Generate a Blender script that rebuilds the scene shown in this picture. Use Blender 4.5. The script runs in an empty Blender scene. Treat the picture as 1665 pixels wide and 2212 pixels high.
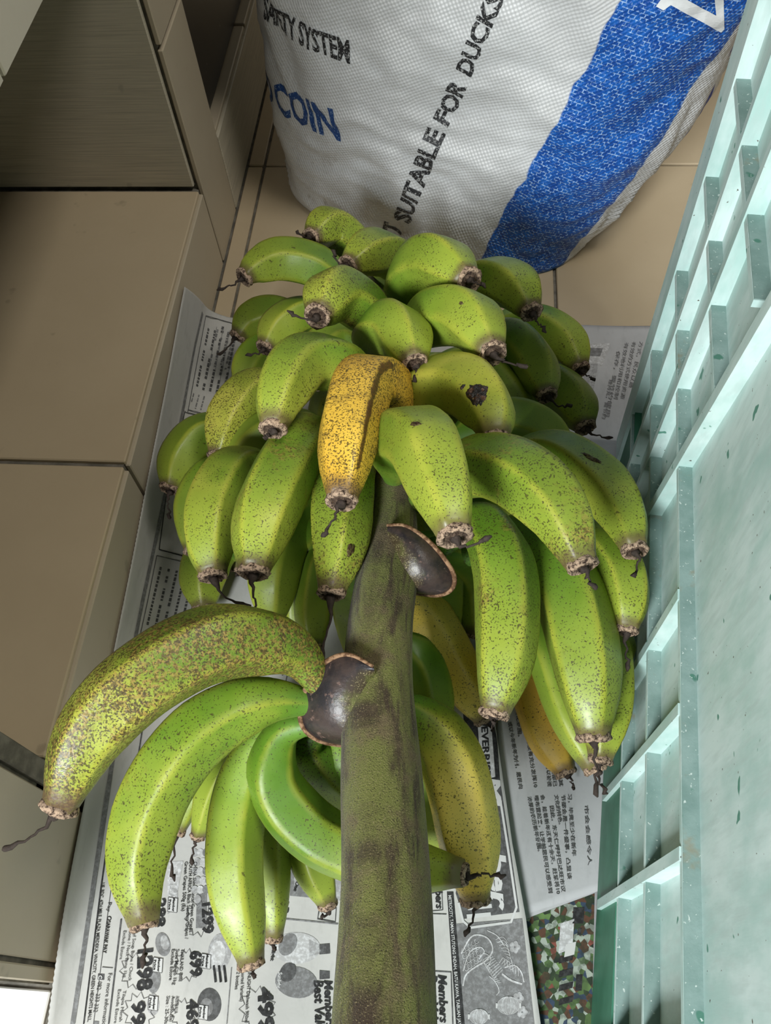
import bpy, bmesh, math, random
import numpy as np
from mathutils import Vector, Matrix
from mathutils.bvhtree import BVHTree
from mathutils import noise as mnoise

S = bpy.context.scene
C = S.collection
random.seed(7)
rng = np.random.default_rng(11)
PI = math.pi

# ------------------------------------------------------------------ camera
F_PX, CX, CY, CAM_H = 1850.0, 832.5, 1106.0, 0.79       # focal length in pixels of the 1665x2212 frame
def unit(v):
    v = np.array(v, float)
    return v / np.linalg.norm(v)
_up = -unit((128, -1094, -F_PX))
_fw = np.array((268, 3160, -F_PX), float)
_fw = unit(_fw - _up * _fw.dot(_up))
ROT = np.stack([np.cross(_fw, _up), _fw, _up])            # camera axes -> world axes
CAM = np.array((0, 0, CAM_H))
cam = bpy.data.cameras.new('camera')
cam.sensor_fit = 'VERTICAL'
cam.sensor_height = 36.0
cam.lens = 36.0 * F_PX / 2212.0
cam.clip_start = 0.01
cam_ob = bpy.data.objects.new('camera', cam)
C.objects.link(cam_ob)
cam_ob.matrix_world = Matrix([[*ROT[0], 0], [*ROT[1], 0], [*ROT[2], CAM_H], [0, 0, 0, 1]])
S.camera = cam_ob

# ------------------------------------------------------------------ light
w = bpy.data.worlds.new('room_daylight')
S.world = w
w.use_nodes = True
w.node_tree.nodes['Background'].inputs[0].default_value = (0.80, 0.76, 0.68, 1)
w.node_tree.nodes['Background'].inputs[1].default_value = 0.07
def area(name, loc, target, sx, sy, energy, col):
    l = bpy.data.lights.new(name, 'AREA')
    l.shape = 'RECTANGLE'; l.size = sx; l.size_y = sy; l.energy = energy; l.color = col
    o = bpy.data.objects.new(name, l); C.objects.link(o)
    o.location = loc
    o.rotation_euler = (Vector(target) - Vector(loc)).to_track_quat('-Z', 'Y').to_euler()
    return o
area('window_light', (-0.62, -1.25, 1.42), (0.0, 0.2, 0.15), 0.5, 0.55, 66, (0.93, 0.98, 1.0))
area('ceiling_light', (0.85, 0.35, 2.45), (-0.1, 0.5, 0.0), 0.5, 0.5, 23, (1.0, 0.96, 0.88))
S.view_settings.view_transform = 'Standard'
S.view_settings.look = 'None'
S.view_settings.exposure = 0.0
S.view_settings.gamma = 1.0
S.view_settings.use_curve_mapping = False

# ------------------------------------------------------------------ helpers
def ray(px, py):
    return ROT @ np.array((px - CX, -(py - CY), -F_PX))
def onz(px, py, z):
    r = ray(px, py)
    return CAM + r * ((z - CAM_H) / r[2])
def depth_of(p):
    return -(ROT.T @ (np.asarray(p, float) - CAM))[2]

def mesh_ob(name, verts, faces, mat=None, parent=None, smooth=False, origin=None):
    me = bpy.data.meshes.new(name)
    if origin is not None:
        verts = [(v[0] - origin[0], v[1] - origin[1], v[2] - origin[2]) for v in verts]
    me.from_pydata([tuple(map(float, v)) for v in verts], [], [tuple(map(int, f)) for f in faces])
    me.update()
    if smooth:
        me.polygons.foreach_set('use_smooth', [True] * len(me.polygons))
    if mat: me.materials.append(mat)
    o = bpy.data.objects.new(name, me)
    C.objects.link(o)
    if parent: o.parent = parent
    return o
def tag(o, label=None, category=None, group=None, kind=None):
    if label: o['label'] = label
    if category: o['category'] = category
    if group: o['group'] = group
    if kind: o['kind'] = kind
    return o
def empty(name, loc=(0, 0, 0)):
    o = bpy.data.objects.new(name, None)
    C.objects.link(o); o.location = loc
    o.empty_display_size = 0.05
    return o
def attr(o, name, vals):
    a = o.data.attributes.new(name, 'FLOAT', 'POINT')
    a.data.foreach_set('value', np.asarray(vals, np.float32))
class MB:
    def __init__(s): s.v = []; s.f = []
    def add(s, v, f):
        k = len(s.v); s.v += [tuple(map(float, p)) for p in v]; s.f += [tuple(i + k for i in q) for q in f]
    def box(s, x0, x1, y0, y1, z0, z1, bev=0.0):
        if bev <= 0:
            v = [(x, y, z) for x in (x0, x1) for y in (y0, y1) for z in (z0, z1)]
            s.add(v, [(0, 1, 3, 2), (4, 6, 7, 5), (0, 4, 5, 1), (2, 3, 7, 6), (0, 2, 6, 4), (1, 5, 7, 3)])
        else:
            bm = bmesh.new()
            bmesh.ops.create_cube(bm, size=1)
            for q in bm.verts:
                q.co = Vector(((x0 + x1) / 2 + q.co.x * (x1 - x0), (y0 + y1) / 2 + q.co.y * (y1 - y0), (z0 + z1) / 2 + q.co.z * (z1 - z0)))
            bmesh.ops.bevel(bm, geom=bm.edges[:], offset=bev, segments=1, affect='EDGES')
            bm.verts.index_update()
            s.add([q.co[:] for q in bm.verts], [[q.index for q in f.verts] for f in bm.faces])
            bm.free()
    def tube(s, pts, rad, n=8, cap=True):
        pts = np.asarray(pts, float); m = len(pts)
        T, U, V = frames(pts)
        rad = np.broadcast_to(rad, (m,))
        v = []
        for i in range(m):
            for k in range(n):
                a = 2 * PI * k / n
                v.append(pts[i] + rad[i] * (math.cos(a) * U[i] + math.sin(a) * V[i]))
        f = [(i * n + k, i * n + (k + 1) % n, (i + 1) * n + (k + 1) % n, (i + 1) * n + k) for i in range(m - 1) for k in range(n)]
        if cap:
            f += [tuple(reversed(range(n))), tuple(range((m - 1) * n, m * n))]
        s.add(v, f)
    def build(s, name, mat, parent=None, smooth=False, origin=None):
        return mesh_ob(name, s.v, s.f, mat, parent, smooth, origin)
def frames(pts):
    m = len(pts)
    T = np.gradient(pts, axis=0)
    T /= np.linalg.norm(T, axis=1)[:, None] + 1e-12
    U = np.zeros_like(pts); V = np.zeros_like(pts)
    a = np.array((0, 0, 1.0)) if abs(T[0][2]) < .9 else np.array((1.0, 0, 0))
    u = np.cross(T[0], a); u /= np.linalg.norm(u)
    for i in range(m):
        u = u - T[i] * u.dot(T[i]); u /= np.linalg.norm(u)
        U[i] = u; V[i] = np.cross(T[i], u)
    return T, U, V
def smooth_curve(P, n):
    P = np.asarray(P, float)
    Q = np.vstack([2 * P[0] - P[1], P, 2 * P[-1] - P[-2]])
    out = []
    for i in range(1, len(Q) - 2):
        p0, p1, p2, p3 = Q[i - 1:i + 3]
        for t in np.linspace(0, 1, 24, endpoint=False):
            out.append(.5 * (2 * p1 + (p2 - p0) * t + (2 * p0 - 5 * p1 + 4 * p2 - p3) * t * t + (3 * p1 - p0 - 3 * p2 + p3) * t ** 3))
    out.append(P[-1])
    out = np.array(out)
    for _ in range(6):
        out[1:-1] = (out[:-2] + 2 * out[1:-1] + out[2:]) / 4
    d = np.r_[0, np.cumsum(np.linalg.norm(np.diff(out, axis=0), axis=1))]
    s = np.linspace(0, d[-1], n)
    return np.stack([np.interp(s, d, out[:, k]) for k in range(3)], 1), d[-1]

# ------------------------------------------------------------------ node materials
class NT:
    def __init__(s, name, rough=0.6, spec=0.4):
        s.m = bpy.data.materials.new(name); s.m.use_nodes = True
        s.t = s.m.node_tree; s.n = s.t.nodes; s.b = s.n['Principled BSDF']
        s.b.inputs['Roughness'].default_value = rough
        s.b.inputs['Specular IOR Level'].default_value = spec
    def link(s, a, b): s.t.links.new(a, b)
    def put(s, sock, v):
        if isinstance(v, bpy.types.NodeSocket): s.link(v, sock)
        elif isinstance(v, (tuple, list)) and len(v) == 3 and sock.type == 'RGBA': sock.default_value = (*v, 1)
        else: sock.default_value = v
    def node(s, typ, **kw):
        n = s.n.new(typ)
        for k, v in kw.items(): setattr(n, k, v)
        return n
    def coord(s, which='Object'):
        return s.node('ShaderNodeTexCoord').outputs[which]
    def vmath(s, op, a, b):
        n = s.node('ShaderNodeVectorMath', operation=op); s.put(n.inputs[0], a); s.put(n.inputs[1], b); return n.outputs[0]
    def math(s, op, a, b=0.0, clamp=False):
        n = s.node('ShaderNodeMath', operation=op, use_clamp=clamp); s.put(n.inputs[0], a); s.put(n.inputs[1], b); return n.outputs[0]
    def noise(s, vec, scale, detail=3, rough=.55, out='Fac', dist=0.0):
        n = s.node('ShaderNodeTexNoise'); s.put(n.inputs['Vector'], vec); n.inputs['Scale'].default_value = scale
        n.inputs['Detail'].default_value = detail; n.inputs['Roughness'].default_value = rough
        n.inputs['Distortion'].default_value = dist
        return n.outputs[out]
    def voro(s, vec, scale, out='Distance', feature='F1'):
        n = s.node('ShaderNodeTexVoronoi', feature=feature); s.put(n.inputs['Vector'], vec); n.inputs['Scale'].default_value = scale
        return n.outputs[out]
    def rng(s, v, a, b, c=0.0, d=1.0, smooth=True):
        n = s.node('ShaderNodeMapRange', interpolation_type='SMOOTHSTEP' if smooth else 'LINEAR'); n.clamp = True if not smooth else n.clamp
        s.put(n.inputs[0], v)
        for i, q in enumerate((a, b, c, d)): s.put(n.inputs[i + 1], q)
        return n.outputs[0]
    def mix(s, fac, a, b, blend='MIX'):
        n = s.node('ShaderNodeMix', data_type='RGBA', blend_type=blend)
        s.put(n.inputs[0], fac); s.put(n.inputs[6], a); s.put(n.inputs[7], b); return n.outputs[2]
    def attr(s, name, out='Fac'):
        n = s.node('ShaderNodeAttribute'); n.attribute_name = name; return n.outputs[out]
    def scale(s, vec, k):
        n = s.node('ShaderNodeMapping'); s.put(n.inputs[0], vec); n.inputs['Scale'].default_value = k; return n.outputs[0]
    def color(s, c): s.put(s.b.inputs['Base Color'], c)
    def rough(s, c): s.put(s.b.inputs['Roughness'], c)
    def bump(s, h, strength=.3, dist=.001):
        n = s.node('ShaderNodeBump'); n.inputs['Strength'].default_value = strength; n.inputs['Distance'].default_value = dist
        s.put(n.inputs['Height'], h); s.link(n.outputs[0], s.b.inputs['Normal'])

def tile_mat(name, a, b, rough=.35, brushed=False):
    k = NT(name, rough, .45)
    v = k.vmath('ADD', k.coord(), k.node('ShaderNodeObjectInfo').outputs['Location'])
    big = k.noise(v, 4.0, 4, .6)
    fine = k.noise(v, 160, 3, .6)
    c = k.mix(k.rng(big, .3, .7), a, b)
    if brushed:
        st = k.noise(k.scale(v, (4, 4, 220)), 3.0, 4, .6)
        c = k.mix(k.rng(st, .35, .75), c, tuple(x * .70 for x in a))
    c = k.mix(k.math('MULTIPLY', k.rng(k.noise(v, 38, 2), .70, .78), .5), c, tuple(x * .55 for x in a))
    k.color(k.mix(k.math('MULTIPLY', fine, .25), c, tuple(x * .8 for x in b)))
    k.rough(k.rng(big, .3, .7, rough - .06, rough + .1))
    return k.m
M = {}
M['tile'] = tile_mat('beige_floor_tile', (.48, .385, .255), (.53, .43, .29))
M['tile_sunlit'] = tile_mat('sunlit_floor_tile', (.80, .79, .75), (.86, .85, .81))  # bright sun patch on the floor, painted as a paler tile colour
M['tile_wall'] = tile_mat('beige_wall_tile', (.44, .375, .275), (.49, .42, .31))
M['tile_pale'] = tile_mat('pale_wall_tile', (.56, .52, .42), (.62, .57, .47))
M['tile_brushed'] = tile_mat('brushed_wall_tile', (.56, .51, .40), (.63, .57, .45), .45, True)
k = NT('grey_grout', .9, .2); v = k.coord()
k.color(k.mix(k.rng(k.noise(v, 60, 4), .35, .7), (.12, .11, .09), (.22, .20, .165))); k.bump(k.noise(v, 500, 2), .4)
M['grout'] = k.m
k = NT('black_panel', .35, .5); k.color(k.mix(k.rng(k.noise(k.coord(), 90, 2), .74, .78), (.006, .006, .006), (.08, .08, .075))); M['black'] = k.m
k = NT('plain_wall_paint', .8, .2); k.color(k.mix(k.noise(k.coord(), 3, 3), (.50, .47, .40), (.56, .52, .45))); M['paint'] = k.m

# ------------------------------------------------------------------ floor (tiles are pieces of it)
def tile_piece(parent, mat, x0, x1, y0, y1, z0, z1, bev=.0012, name='tile'):
    c = ((x0 + x1) / 2, (y0 + y1) / 2, (z0 + z1) / 2)
    mb = MB(); mb.box(x0, x1, y0, y1, z0, z1, bev)
    o = mb.build(name, mat, parent, origin=c); o.location = c
    return o
GAP, TS = .004, .404
mb = MB(); mb.box(-2.2, 2.2, -2.6, 2.3, -.06, -.0035)
floor = tag(mb.build('floor', M['grout']), kind='structure')
xs = [-.322, -.2965] + [-.2965 + TS * i for i in range(1, 6)]
ys = [1.03 + TS * i for i in range(-5, 4)]
for i in range(len(xs) - 1):
    for j in range(len(ys) - 1):
        tile_piece(floor, M['tile'], xs[i] + GAP / 2, xs[i + 1] - GAP / 2, ys[j] + GAP / 2, ys[j + 1] - GAP / 2, -.012, 0)
for i in range(4):                                            # floor beyond the counter's near end, sunlight put into its colour
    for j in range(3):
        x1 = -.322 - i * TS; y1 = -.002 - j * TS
        tile_piece(floor, M['tile_sunlit'], x1 - TS + GAP / 2, x1 - GAP / 2, y1 - TS + GAP / 2, y1 - GAP / 2, -.012, 0)

# ------------------------------------------------------------------ tiled counter base along the left
XF, D = -.322, .006
wall = MB()
wall.box(-1.0, XF - D, .0, 2.3, -.01, .1135)                  # plinth
wall.box(-1.0, XF - D, .006, .148, .10, .46)                 # near upright
wall.box(-1.0, XF - D, .841, .934, .10, .46)                 # far upright
wall.box(-1.0, XF - D, .0, 2.3, .454, .86)                   # apron under the worktop
wall.box(-1.05, -1.0, .0, 2.3, -.01, .86)
wl = tag(wall.build('wall_left', M['grout']), kind='structure')
def ft(y0, y1, z0, z1, m='tile_wall', x=XF): return tile_piece(wl, M[m], x - D, x, y0, y1, z0, z1)
ft(.0165, .1325, .001, .449); ft(.0015, .0125, .001, .449); ft(.1365, .1535, .001, .449, 'grout')
ft(.1565, .4350, .001, .1125); ft(.4405, .8325, .001, .1125)
ft(.8375, .9360, .001, .2870); ft(.8375, .9360, .2920, .4500)
ft(.9400, 1.3400, .001, .1125, 'tile_brushed'); ft(1.3450, 1.7450, .001, .1125, 'tile_brushed'); ft(1.7500, 2.15, .001, .1125, 'tile_brushed')
for y0, y1 in ((.0015, .1300), (.1345, .5320), (.5365, .9360), (.9405, 1.340), (1.345, 1.745)):
    ft(y0, y1, .4505, .852, 'tile_pale')
for y0, y1 in ((.1565, .4350), (.4405, .8300)):               # plinth top
    tile_piece(wl, M['tile'], -.72, XF - .0035, y0, y1, .1125, .1185)
    tile_piece(wl, M['tile'], -1.0, -.7245, y0, y1, .1125, .1185)
for y0, y1 in ((.9450, 1.1745), (1.1795, 1.58), (1.585, 1.985)):
    tile_piece(wl, M['tile_wall'], -.45, XF - .0035, y0, y1, .1125, .1185)
for z0, z1 in ((.1200, .4530),):                              # faces of the uprights inside the niche
    tile_piece(wl, M['tile_brushed'], -.735, XF - .0095, .8345, .8405, z0, z1)
    tile_piece(wl, M['tile_brushed'], -1.0, -.740, .8345, .8405, z0, z1)
    tile_piece(wl, M['tile_brushed'], -1.0, XF - .010, .1485, .1545, z0, z1)
mb = MB(); mb.box(-1.02, -.322 + .03, -.01, 2.3, .855, .89, .003)
tag(mb.build('trim_1', M['tile_pale']), kind='structure')
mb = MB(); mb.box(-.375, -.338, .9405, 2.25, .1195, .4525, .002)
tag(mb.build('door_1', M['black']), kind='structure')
mb = MB(); mb.box(-2.2, 2.2, 2.3, 2.4, -.06, 2.5)
tag(mb.build('wall_back', M['paint']), kind='structure')
mb = MB(); mb.box(-1.05, 2.2, 2.287, 2.2995, .0, .09, .002)
tag(mb.build('baseboard_back', M['tile_wall']), kind='structure')

# ------------------------------------------------------------------ sea-green plastic crate on the right
k = NT('weathered_green_plastic', .55, .35); v = k.coord()
n1 = k.noise(k.scale(v, (1, 1, .45)), 24, 5, .65); n2 = k.noise(k.scale(v, (1, 1, .18)), 170, 3, .6)
c = k.mix(k.rng(n1, .32, .68), (.40, .575, .535), (.60, .72, .695))
c = k.mix(k.math('MULTIPLY', k.rng(n2, .45, .72), .5), c, (.44, .545, .52))
c = k.mix(k.rng(k.noise(v, 70, 2, .5), .715, .735), c, (.10, .26, .20))
c = k.mix(k.rng(k.noise(v, 260, 2, .5), .73, .76), c, (.10, .09, .07))
k.color(c); k.rough(k.rng(n1, .3, .7, .45, .65)); k.bump(n2, .15, .0006)
M['crate'] = k.m
k = NT('dusty_green_plastic', .75, .25); v = k.coord()
n1 = k.noise(v, 40, 5, .6)
c = k.mix(k.rng(n1, .3, .7), (.17, .26, .235), (.255, .35, .325))
c = k.mix(k.rng(k.noise(v, 55, 2, .5), .68, .71), c, (.08, .20, .15))
c = k.mix(k.math('MULTIPLY', k.rng(k.noise(v, 30, 4, .7), .60, .72), .6), c, (.26, .21, .13))
k.color(k.mix(k.rng(k.noise(v, 420, 2), .66, .72), c, (.55, .62, .58))); k.bump(k.noise(v, 600, 2), .2, .0005)
M['crate_dust'] = k.m
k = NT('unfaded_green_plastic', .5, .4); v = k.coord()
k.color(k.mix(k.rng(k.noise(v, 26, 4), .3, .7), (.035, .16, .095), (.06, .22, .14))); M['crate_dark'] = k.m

CA = onz(1330, 960, 0.0); CB = onz(1265, 2200, 0.0)
cd = unit(CB - CA)                                            # along the long side, towards the camera
cn = np.array((-cd[1], cd[0], 0)) * -1                        # outward: towards the bananas
if cn[0] > 0: cn = -cn
CLEN, CHT, CWID, REC = .78, .56, .44, .010
crate = empty('plastic_crate', (CA[0], CA[1], 0))
tag(crate, 'large sea-green plastic crate with ribbed sides standing on the floor', 'crate')
def cp(a, o, z):                                              # along, outward offset (0 = outermost face), height
    p = CA + cd * a + cn * o
    return (p[0], p[1], z)
def crate_piece(name, quads, mat):
    """quads: list of 8-corner hexahedra given as [(a,o,z)*8] bottom ring then top ring"""
    mb = MB()
    for h in quads:
        mb.add([cp(*q) for q in h], [(3, 2, 1, 0), (4, 5, 6, 7), (0, 1, 5, 4), (1, 2, 6, 5), (2, 3, 7, 6), (3, 0, 4, 7)])
    o = mb.build(name, mat, crate, origin=crate.location)
    return o
def hexa(a0, a1, o0, o1, z0, z1, sl=0.0):
    return [(a0, o0, z0 + sl * a0), (a1, o0, z0 + sl * a1), (a1, o1, z0 + sl * a1), (a0, o1, z0 + sl * a0),
            (a0, o0, z1 + sl * a0), (a1, o0, z1 + sl * a1), (a1, o1, z1 + sl * a1), (a0, o1, z1 + sl * a0)]
crate_piece('side_panel', [hexa(.03, CLEN, -REC - .006, -REC, .0045, CHT)], M['crate'])
crate_piece('side_panel', [hexa(0, CLEN, -CWID, -CWID + .006, .0045, CHT)], M['crate'])
crate_piece('end_panel', [hexa(0, .006, -CWID, -.004, .0045, CHT)], M['crate'])
crate_piece('end_panel', [hexa(CLEN - .006, CLEN, -CWID, -REC, .0045, CHT)], M['crate'])
crate_piece('base_panel', [hexa(0, CLEN, -CWID, -REC, .0045, .012)], M['crate'])
crate_piece('corner_post', [hexa(-.004, .030, -.022, .0, .0045, CHT)], M['crate'])
crate_piece('rim', [hexa(-.006, CLEN + .006, -REC - .008, .010, CHT - .02, CHT)], M['crate'])
crate_piece('rim', [hexa(-.006, CLEN + .006, -CWID - .01, -CWID + .010, CHT - .02, CHT)], M['crate'])
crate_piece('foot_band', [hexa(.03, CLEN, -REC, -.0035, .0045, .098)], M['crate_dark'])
SLOPE = .0628
def flange(a0, a1, z):
    o = crate_piece('flange', [hexa(a0, a1, -REC - .001, -.001, z - .006, z - .0008, SLOPE)], M['crate'])
    t = mesh_top = MB()
    t.add([cp(a0, -REC, z + SLOPE * a0), cp(a1, -REC, z + SLOPE * a1), cp(a1, -.0012, z + SLOPE * a1), cp(a0, -.0012, z + SLOPE * a0),
           cp(a0, -REC, z - .001 + SLOPE * a0), cp(a1, -REC, z - .001 + SLOPE * a1), cp(a1, -.0012, z - .001 + SLOPE * a1), cp(a0, -.0012, z - .001 + SLOPE * a0)],
          [(0, 1, 2, 3), (7, 6, 5, 4), (4, 5, 1, 0), (5, 6, 2, 1), (6, 7, 3, 2), (7, 4, 0, 3)])
    d = t.build('dust_layer', M['crate_dust'], o, origin=crate.location)
for z in (.093, .188, .283):
    flange(.030, CLEN, z)
for z in (.372, .446):
    flange(.030, .235, z)
def rib(a_lo, a_hi, z0, z1, th=.007):
    h = [(a_lo - th, -REC - .001, z0), (a_lo, -REC - .001, z0), (a_lo, .0, z0), (a_lo - th, .0, z0),
         (a_hi - th, -REC - .001, z1), (a_hi, -REC - .001, z1), (a_hi, .0, z1), (a_hi - th, .0, z1)]
    crate_piece('rib', [h], M['crate'])
rib(.090, .105, .03, CHT - .02); rib(.146, .172, .10, CHT - .02); rib(.190, .275, .10, CHT - .02, .009)
rib(.318, .330, .03, .302); rib(.393, .404, .03, .305); rib(.478, .483, .03, .31); rib(.572, .566, .03, .31); rib(.66, .65, .03, .31)

# ------------------------------------------------------------------ woven feed sack
k = NT('woven_plastic_sack', .42, .45)
s_, t_ = k.attr('s'), k.attr('t')
comb = k.node('ShaderNodeCombineXYZ'); k.link(s_, comb.inputs[0]); k.link(t_, comb.inputs[1]); uv = comb.outputs[0]
obj = k.coord()
def wave(a, per, ph=0.0): return k.math('SINE', k.math('ADD', k.math('MULTIPLY', a, 2 * PI / per), ph))
weave = k.math('MULTIPLY', wave(s_, .0052), wave(t_, .0052))
bk = k.node('ShaderNodeTexBrick'); k.link(uv, bk.inputs['Vector'])
bk.inputs['Scale'].default_value = 1.0; bk.inputs['Brick Width'].default_value = .0058; bk.inputs['Row Height'].default_value = .0036
bk.inputs['Mortar Size'].default_value = .0005; bk.inputs['Mortar Smooth'].default_value = .3
wob = k.math('MULTIPLY', k.math('SUBTRACT', k.noise(uv, 14, 3), .5), .028)
sw = k.math('ADD', s_, wob)
swr = k.math('SUBTRACT', sw, k.math('MULTIPLY', t_, .09))
def band(a, b, l=None): return k.math('MULTIPLY', k.rng(l or sw, a - .0012, a + .0012), k.rng(swr, b - .0012, b + .0012, 1.0, 0.0))
BLUE0, BLUE1 = .005, .106
white = k.mix(k.rng(k.noise(uv, 9, 4), .3, .7), (.55, .55, .545), (.66, .665, .665))
white = k.mix(k.math('MULTIPLY', k.rng(k.noise(k.scale(uv, (1, .1, 1)), 700, 2), .5, .75), .35), white, (.48, .48, .46))
white = k.mix(k.math('MULTIPLY', k.rng(k.noise(k.scale(uv, (.1, 1, 1)), 700, 2), .55, .75), .30), white, (.86, .87, .87))
white = k.mix(k.math('MULTIPLY', k.rng(k.noise(obj, 22, 5, .7), .56, .74), k.rng(k.math('ADD', t_, k.math('MULTIPLY', k.noise(obj, 12), .12)), .18, .02)), white, (.30, .27, .22))
blue = k.mix(k.rng(k.noise(uv, 90, 3), .35, .7), (.005, .060, .30), (.012, .125, .49))
worn = k.math('MULTIPLY', bk.outputs['Fac'], k.rng(k.noise(uv, 230, 2), .44, .60))
worn = k.math('MULTIPLY', worn, .75)
blue = k.mix(worn, blue, (.42, .60, .85))
c = k.mix(band(BLUE0, BLUE1), white, blue)
c = k.mix(band(BLUE1 + .040, BLUE1 + .047, swr), c, (.01, .04, .28))
k.color(c)
k.bump(k.math('ADD', weave, k.math('MULTIPLY', k.noise(uv, 60, 3), 2.0)), .35, .0012)
M['sack'] = k.m

PHI = math.radians(20.0)
def sack_point(th, v):
    z = .56 * v
    g = 1 - math.exp(-z / .09)                                # the filled sack swells above its base
    xr = .175 + .155 * (1 - math.exp(-z / .16))
    xl = -.235 - .020 * g
    yaw = math.radians(-24 + 8 * g)
    a = (xr - xl) / 2 / math.cos(yaw) * .97
    b = .155 + .035 * g
    cx_ = (xl + xr) / 2; cy_ = 1.005 + .02 * g
    top = max(0.0, (v - .85) / .15)
    a *= 1 - .35 * top ** 2; b *= 1 - .9 * top ** 2
    n = 3.4 - .8 * g
    ct, st = math.cos(th), math.sin(th)
    r = (abs(ct) ** n + abs(st) ** n) ** (-1 / n)
    lx, ly = a * r * ct, b * r * st
    # creases: slanting folds across the front, stronger low down
    q = th * .55
    nz = mnoise.noise
    warp = nz(Vector((ct * 2.2, st * 2.2, z * 5 + 3.0)))
    fold = .011 * nz(Vector((ct * 2.6 + 5, st * 2.6, z * 7.5)))
    fold += .0075 * nz(Vector((ct * 3.0 + 1.5 * warp, st * 3.0, z * 24 + 2.5 * warp + 4 * q)))
    cr = 1 - abs(nz(Vector((ct * 3.6, st * 3.6 + 7, z * 38 + 3 * warp + 6 * q)))) * 2.2
    fold += .0042 * max(0, cr) ** 2 * math.exp(-z / .17)
    fold += .0016 * nz(Vector((ct * 14, st * 14, z * 70)))
    edge = min(1.0, z / .015)
    lx += fold * edge * ct; ly += fold * edge * st
    # pinched seam corner at the foot
    e1 = (math.cos(yaw), math.sin(yaw)); e2 = (-math.sin(yaw), math.cos(yaw))
    return (cx_ + lx * e1[0] + ly * e2[0], cy_ + lx * e1[1] + ly * e2[1], z + .002)
NU, NV = 220, 130
sv, sf = [], []
for j in range(NV + 1):
    for i in range(NU):
        sv.append(sack_point(2 * PI * i / NU, j / NV))
for j in range(NV):
    for i in range(NU):
        sf.append((j * NU + i, j * NU + (i + 1) % NU, (j + 1) * NU + (i + 1) % NU, (j + 1) * NU + i))
sf += [tuple(reversed(range(NU))), tuple(range(NV * NU, (NV + 1) * NU))]
SACK0 = (.02, 1.0, 0.0)
sack = empty('feed_sack', SACK0)
tag(sack, 'white woven plastic feed sack with blue bands and lettering standing behind the bananas', 'sack')
so = mesh_ob('sack_body', sv, sf, M['sack'], sack, True, SACK0)
sa = np.array(sv)
attr(so, 's', (sa[:, 0] * math.cos(PHI) - sa[:, 2] * math.sin(PHI)))
attr(so, 't', (sa[:, 0] * math.sin(PHI) + sa[:, 2] * math.cos(PHI)))
SACK_BVH = BVHTree.FromPolygons([Vector(p) for p in sv], sf)

# ------------------------------------------------------------------ banana bunch
k = NT('banana_skin', .42, .42)
oi = k.node('ShaderNodeObjectInfo')
sep = k.node('ShaderNodeSeparateColor'); k.link(oi.outputs['Color'], sep.inputs[0])
ripe, spk, scar = sep.outputs[0], sep.outputs[1], sep.outputs[2]
off = k.math('MULTIPLY', oi.outputs['Random'], 37.0)
v = k.vmath('ADD', k.coord(), off)
bt, br = k.attr('bt'), k.attr('ridge')
n1 = k.noise(v, 14, 3, .5); n2 = k.noise(v, 45, 4, .6)
green = k.mix(k.rng(n1, .32, .68), (.074, .170, .011), (.160, .270, .023))
green = k.mix(k.math('MULTIPLY', k.rng(k.math('ADD', bt, k.math('MULTIPLY', n1, .3)), .45, 1.1), .75), green, (.31, .365, .042))
ridge = k.math('MULTIPLY', br, k.rng(n2, .25, .6))
green = k.mix(k.math('MULTIPLY', ridge, .6), green, (.42, .40, .045))
green = k.mix(k.rng(bt, .16, .02), green, (.10, .22, .03))
yel = k.mix(k.rng(n1, .3, .7), (.62, .41, .04), (.84, .64, .13))
grad = k.math('MULTIPLY', oi.outputs['Alpha'], k.math('SUBTRACT', bt, .45))
rf = k.math('ADD', k.math('ADD', ripe, grad), k.math('MULTIPLY', k.math('SUBTRACT', n1, .5), .5), True)
rf = k.rng(rf, .15, .75)
yel = k.mix(k.rng(ripe, .85, 1.0), yel, k.mix(k.rng(n1, .3, .7), (.56, .30, .022), (.74, .47, .06)))
c = k.mix(rf, green, yel)
# ageing patches, then dark flecks
patch = k.rng(k.math('ADD', k.noise(v, 26, 5, .65), k.math('MULTIPLY', scar, .30)), .62, .80)
patch = k.math('MULTIPLY', patch, k.rng(scar, .02, .3))
brown = k.mix(k.rng(k.noise(v, 420, 3), .4, .6), (.085, .045, .014), (.30, .20, .05))
c = k.mix(k.math('MULTIPLY', patch, k.rng(k.noise(v, 300, 3, .7), .42, .56, .12, .9)), c, brown)
dens = k.math('ADD', k.math('MULTIPLY', spk, .16), k.math('MULTIPLY', k.math('SUBTRACT', k.noise(v, 33, 3), .5), .22))
dens = k.math('ADD', dens, k.math('MULTIPLY', k.rng(bt, .6, 1.0), .02))
fl = k.noise(v, 780, 2, .5)
fleck = k.rng(k.math('ADD', fl, dens), .685, .735)
c = k.mix(k.math('MULTIPLY', k.rng(k.math('ADD', k.attr('streak'), k.math('MULTIPLY', k.math('SUBTRACT', k.noise(v, 90, 4, .7), .5), .9)), .45, .75), .9), c, (.075, .018, .010))
c = k.mix(k.math('MULTIPLY', fleck, .85), c, (.045, .032, .012))
fl2 = k.rng(k.math('ADD', k.noise(v, 230, 2, .5), k.math('MULTIPLY', dens, .5)), .735, .765)
c = k.mix(k.math('MULTIPLY', fl2, .7), c, (.05, .035, .012))
c = k.mix(k.math('MULTIPLY', k.rng(k.math('ADD', bt, k.math('MULTIPLY', n2, .07)), .965, 1.02), .8), c, (.10, .06, .035))
k.color(c)
k.rough(k.rng(n2, .3, .7, .36, .52))
k.bump(k.math('ADD', k.math('MULTIPLY', n2, 1.0), k.math('MULTIPLY', patch, k.noise(v, 500, 2))), .25, .0012)
M['skin'] = k.m
k = NT('dried_blossom_end', .85, .2); v = k.coord()
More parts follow.
